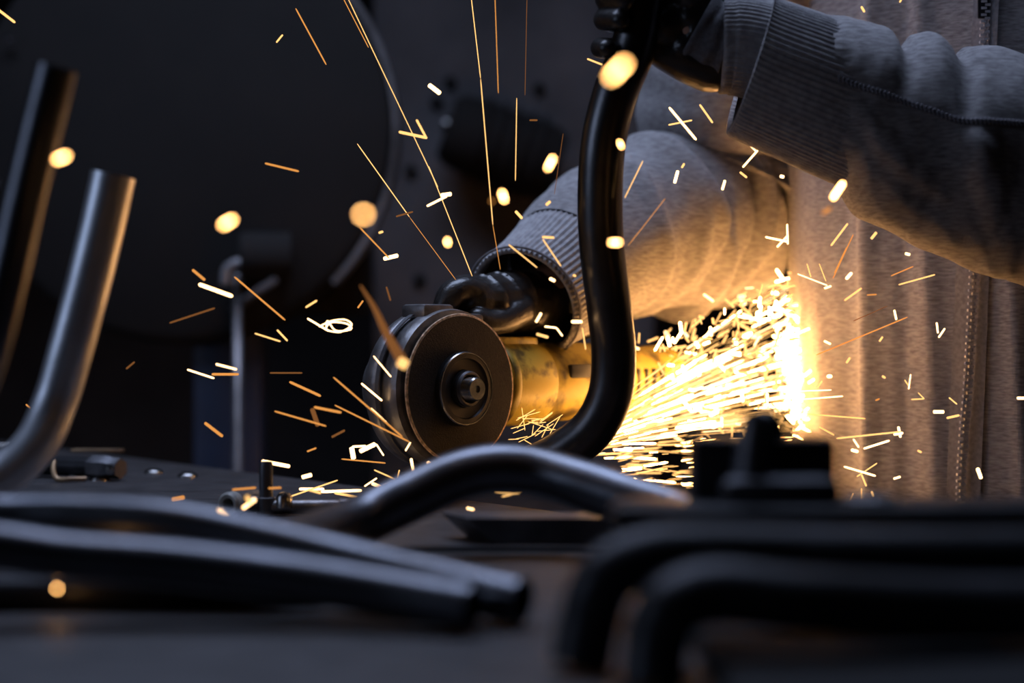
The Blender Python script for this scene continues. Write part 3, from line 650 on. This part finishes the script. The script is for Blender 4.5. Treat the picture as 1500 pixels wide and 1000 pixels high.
batch([(383,675,425,683,6.5,'hot'),(442,699,457,695,7,'hot'),(438,716,475,716,5,'hot'),(470,720,530,718,5,'hot'),(490,722,527,728,4,'mid'),(425,727,495,703,2.6,'mid'),(515,655,518,672,9,'hot'),(527,661,550,650,8,'hot'),(516,654,536,653,4,'hot'),(551,650,562,667,3,'hot'),(500,672,565,678,2.4,'dim'),(602,671,606,693,5,'hot'),(594,660,601,648,3,'hot'),(548,688,580,702,2.4,'mid'),(580,708,585,688,2.4,'mid'),(545,708,562,714,6,'hot'),(575,712,590,716,4,'hot'),(612,700,640,690,3,'mid'),(627,677,631,679,7,'hot'),(560,710,585,700,2.4,'mid'),(620,690,636,686,2,'hot'),(655,680,672,672,5,'mid'),(690,668,712,658,3,'mid'),(534,712,552,700,3,'hot')], '@ spark low under the cutting disc', 'sparks below the disc', 1.22, .015)
batch([(252,731,270,728,7,'dim',1.16),(340,717,375,714,3.4,'dim',1.12),(393,715,412,714,3.4,'dim',1.12),(356,744,374,731,7,'hot',1.05),(321,745,333,753,9,'hot',1.0),(300,750,309,752,7,'mid',1.0),(362,728,366,735,8,'mid',1.0),(452,717,470,722,4,'mid',1.15),(684,744,694,746,4,'hot',1.1),(725,722,760,724,3,'mid',1.1),(735,727,775,720,2.4,'mid',1.1)], '@ spark glinting just above the bench top beside the pipe fitting', 'sparks over the bench', 1.1)
G4 = 'sparks in front of the hoodie'; L4 = '@ spark bouncing off in front of the grey hoodie'
batch([(1262,10,1266,17,4,'mid'),(1318,3,1322,-3,3,'mid'),(1088,245,1110,220,4,'hot'),(1099,213,1108,222,3,'hot'),(1084,252,1094,260,4,'mid'),(1143,258,1148,259,6,'hot'),(980,157,1020,205,4.5,'hot'),(979,183,1014,176,3,'mid'),(1025,153,1044,180,3.5,'mid'),(1002,240,999,245,4,'mid'),(988,268,993,250,6,'hot'),(1058,278,1062,264,5,'hot'),(1217,360,1242,327,3.6,'mid'),(1276,350,1284,340,5,'mid'),(1220,408,1250,343,2,'dim'),(1222,400,1240,362,1.6,'dim'),(1240,408,1247,400,6,'hot'),(1237,440,1262,422,3.6,'mid'),(1316,417,1370,402,2.6,'mid'),(1305,404,1338,390,2,'dim'),(1168,401,1212,418,2.2,'hot'),(1208,422,1217,419,4,'hot'),(1182,386,1188,406,1.8,'mid'),(1200,386,1210,412,1.8,'mid'),(1326,371,1333,373,5,'hot'),(1121,347,1154,354,4,'hot'),(1138,362,1154,345,4,'hot'),(1153,328,1154,358,3.6,'hot'),(1195,520,1330,464,2.2,'dim'),(1310,454,1313,468,4,'hot'),(1207,499,1217,504,4,'hot'),(1288,500,1293,493,3.5,'mid'),(1240,531,1245,524,4,'mid'),(1372,472,1374,488,3.4,'hot'),(1375,494,1384,481,3.4,'hot'),(1198,567,1204,558,3.6,'mid'),(1213,551,1217,551,7,'hot'),(1165,573,1218,571,2.6,'hot'),(1172,585,1235,580,2.8,'hot'),(1180,606,1268,613,2.4,'mid'),(1200,625,1222,637,2.6,'mid'),(1225,642,1320,632,3,'mid'),(1265,657,1303,645,4,'hot'),(1250,643,1258,655,3.4,'hot'),(1316,625,1319,640,5,'hot'),(1248,659,1256,661,6,'hot'),(1310,636,1322,634,5,'hot'),(1236,683,1283,697,3.6,'hot'),(1255,698,1285,678,2.4,'mid'),(1262,695,1269,712,3,'mid'),(1309,701,1319,698,4,'hot'),(1367,603,1383,603,6,'hot'),(1387,612,1405,608,4,'mid'),(1390,582,1402,592,2.4,'mid'),(1334,548,1331,570,2.6,'hot'),(1325,556,1333,568,2,'mid'),(1335,585,1353,584,2.4,'mid'),(1345,575,1354,584,1.8,'mid'),(1490,583,1502,583,5,'hot'),(1432,686,1437,700,7,'hot'),(1262,715,1262,733,2.4,'mid'),(1277,720,1279,726,4,'mid'),(1244,735,1250,722,2.4,'mid'),(1293,551,1296,553,4,'mid'),(1283,586,1288,584,3,'dim'),(1270,432,1284,431,2.4,'dim'),(1250,470,1300,448,1.4,'low'),(1345,660,1349,662,4,'mid')], L4, G4, 1.235, .02)
# curling scrap of glowing swarf
cp = cr([(x, y) for x, y in ((468,478),(485,470),(505,468),(515,476),(498,486),(478,482),(486,472),(508,474),(514,482),(492,484),(480,470),(478,480))], 8)
vs, fs = sweep([P(x, y, 1.2+.006*math.sin(i*.3)) for i, (x, y) in enumerate(cp)], .0007, 6)
tag(obj('glowing_swarf', vs, fs, M['s_hot']), 'tangled curl of white-hot swarf hanging in the dark', 'swarf')
vs, fs = sweep([Vector(p) for p in cr([tuple(P(x, y, 1.02)) for x, y in ((528,418),(548,450),(566,488),(590,530))], 6)], [.0006+.0030*k/18 for k in range(19)], 8)
tag(obj('spark', vs, fs, M['s_low']), 'fading smoky spark tail slanting down to the wheel guard', 'spark')
spark(P(588,531,1.0), P(592,533,1.0), .0065, 'mid', 'glowing round spark head in front of the wheel guard', None)

# the stream: leaves the cut, fans out to the hoodie's side
SRC = P(800, 672, 1.285)
def flow(u, v, wv):                       # u along (0..1), v fan (-1..1), wv depth spread
    ang = math.radians(15.0+11.5*v-2.0*u); L = .44*u
    d_ = Vector((math.cos(ang)*.70, .66+wv*.10, math.sin(ang)))
    return SRC+d_*L+Vector((0,0,-.10*u*u*.25))
L5 = 'straight white-hot spark in the dense stream shooting behind the held tube'
n_ind = 0
mbx = MB(); pr = [(0,-.5),(.5,-.42),(.5,.42),(0,.5)]
def add_spark(mb, p, q, wd):
    d_ = q-p; L = d_.length; ax = d_.normalized()
    mb.rev([(r*wd, h*L) for r, h in pr], (p+q)/2, ax, 5)
def in_torso(p): 
    r_ = Vector((p.x-TC.x, p.y-TC.y, 0)); return (r_.dot(fx)/.155)**2+(r_.dot(rx)/.215)**2 < 1
mby = MB(); tot = 0
while tot < 620:
    u = R.random()**.8; v = max(-1.15, min(1.15, R.gauss(0, .55))); wv = R.gauss(0, .6)
    L = R.uniform(.03, .14)*(.5+.5*u) if R.random() < .75 else R.uniform(.006, .02)
    p = flow(u, v, wv); q = flow(min(1.1, u+L/.44), v+R.gauss(0, .015), wv)
    if in_torso(p) or in_torso(q): 
        if R.random() < .97: continue
    tot += 1; wd = R.choice((.0005,.0007,.0009,.0012)); hot = R.random() < .24
    if tot % 9 == 0 and n_ind < 60: spark(p, q, wd*1.5, 'hot', ('long ' if L > .06 else 'middling ' if L > .03 else 'short ')+('fat ' if wd > .0008 else 'fine ')+L5, 'sparks of the stream'); n_ind += 1
    else: add_spark(mbx if hot else mby, p, q, wd)
k = 0
while k < 170:                            # where the stream meets the cloth it bursts
    p = flow(R.uniform(.78, 1.02), R.gauss(-.1, .45), R.gauss(0, .5)); a = R.gauss(.3, .7); L = R.uniform(.004, .02)
    q = p+Vector((math.cos(a)*L, R.uniform(-.006,.006), math.sin(a)*L))
    if in_torso(q): continue
    k += 1; add_spark(mbx, p, q, R.choice((.0008,.0012,.0018)))
# tumbling short bits above and around the stream's end
for k in range(200):
    x = 1158-abs(R.gauss(0, 90)); top_y = 600-.40*(x-800); y = R.uniform(top_y-60, 650) if R.random() < .75 else R.uniform(420, 700)
    d = R.uniform(1.36, 1.5); a = R.uniform(0, PI); L = R.uniform(6, 22)
    p = P(x, y, d); q = P(x+L*math.cos(a), y+L*math.sin(a), d+R.uniform(-.01,.01)); wd = R.choice((2,3,4,5,6))/F*d
    if in_torso(p): continue
    if k % 6 == 0 and n_ind < 110: spark(p, q, wd, 'hot', ('stubby' if L < 12 else 'short')+(' level' if min(a, PI-a) < .4 else ' slanting' if min(a, PI-a) < 1.05 else ' upright')+(' fat' if wd > 4.5/F*d else ' thin')+' tumbling spark among the dense stream', 'tumbling sparks'); n_ind += 1
    else: add_spark(mbx if k % 3 == 0 else mby, p, q, wd*.8)
for k in range(75):                       # loose bits falling away under the arm
    x = R.uniform(955, 1155); y = R.uniform(505-.46*(x-955), 560-.25*(x-955)); d = R.uniform(1.36, 1.48); a = R.uniform(-.2, 2.2); L = R.uniform(7, 24)
    p = P(x, y, d); q = P(x+L*math.cos(a), y-L*math.sin(a), d+R.uniform(-.01,.01))
    if not in_torso(p) and not in_torso(q): add_spark(mbx if k % 4 == 0 else mby, p, q, R.choice((2,3,4))/F*d)
# low skipping bits between tube and clamp
for k in range(120):
    x = R.uniform(880, 1160); y = R.uniform(650, 715); d = R.uniform(1.3, 1.45); a = R.gauss(-.08, .15); L = R.uniform(10, 60)
    p = P(x, y, d); q = P(x+L*math.cos(a), y+L*math.sin(a), d)
    add_spark(mbx if k % 4 == 0 else mby, p, q, R.choice((1,1.5,2.4))/F*d)
for k in range(26):                       # curly hairs by the cut, left of the held tube
    x = R.uniform(735, 815); y = R.uniform(612, 650); d = R.uniform(1.22, 1.26); a = R.gauss(-.45, .5); L = R.uniform(12, 40)
    add_spark(mby, P(x, y, d), P(x+L*math.cos(a), y+L*math.sin(a), d), 1.1/F*d)
o = mbx.build('spark_stream', M['s_flow'], None, False)
tag(o, 'dense white-hot spray of sparks streaming from the cut towards the hoodie', 'sparks', None, 'stuff')
o = mby.build('spark_spray', M['s_warm'], None, False)
tag(o, 'thinner yellow sparks fanning out among the white-hot stream', 'sparks', None, 'stuff')
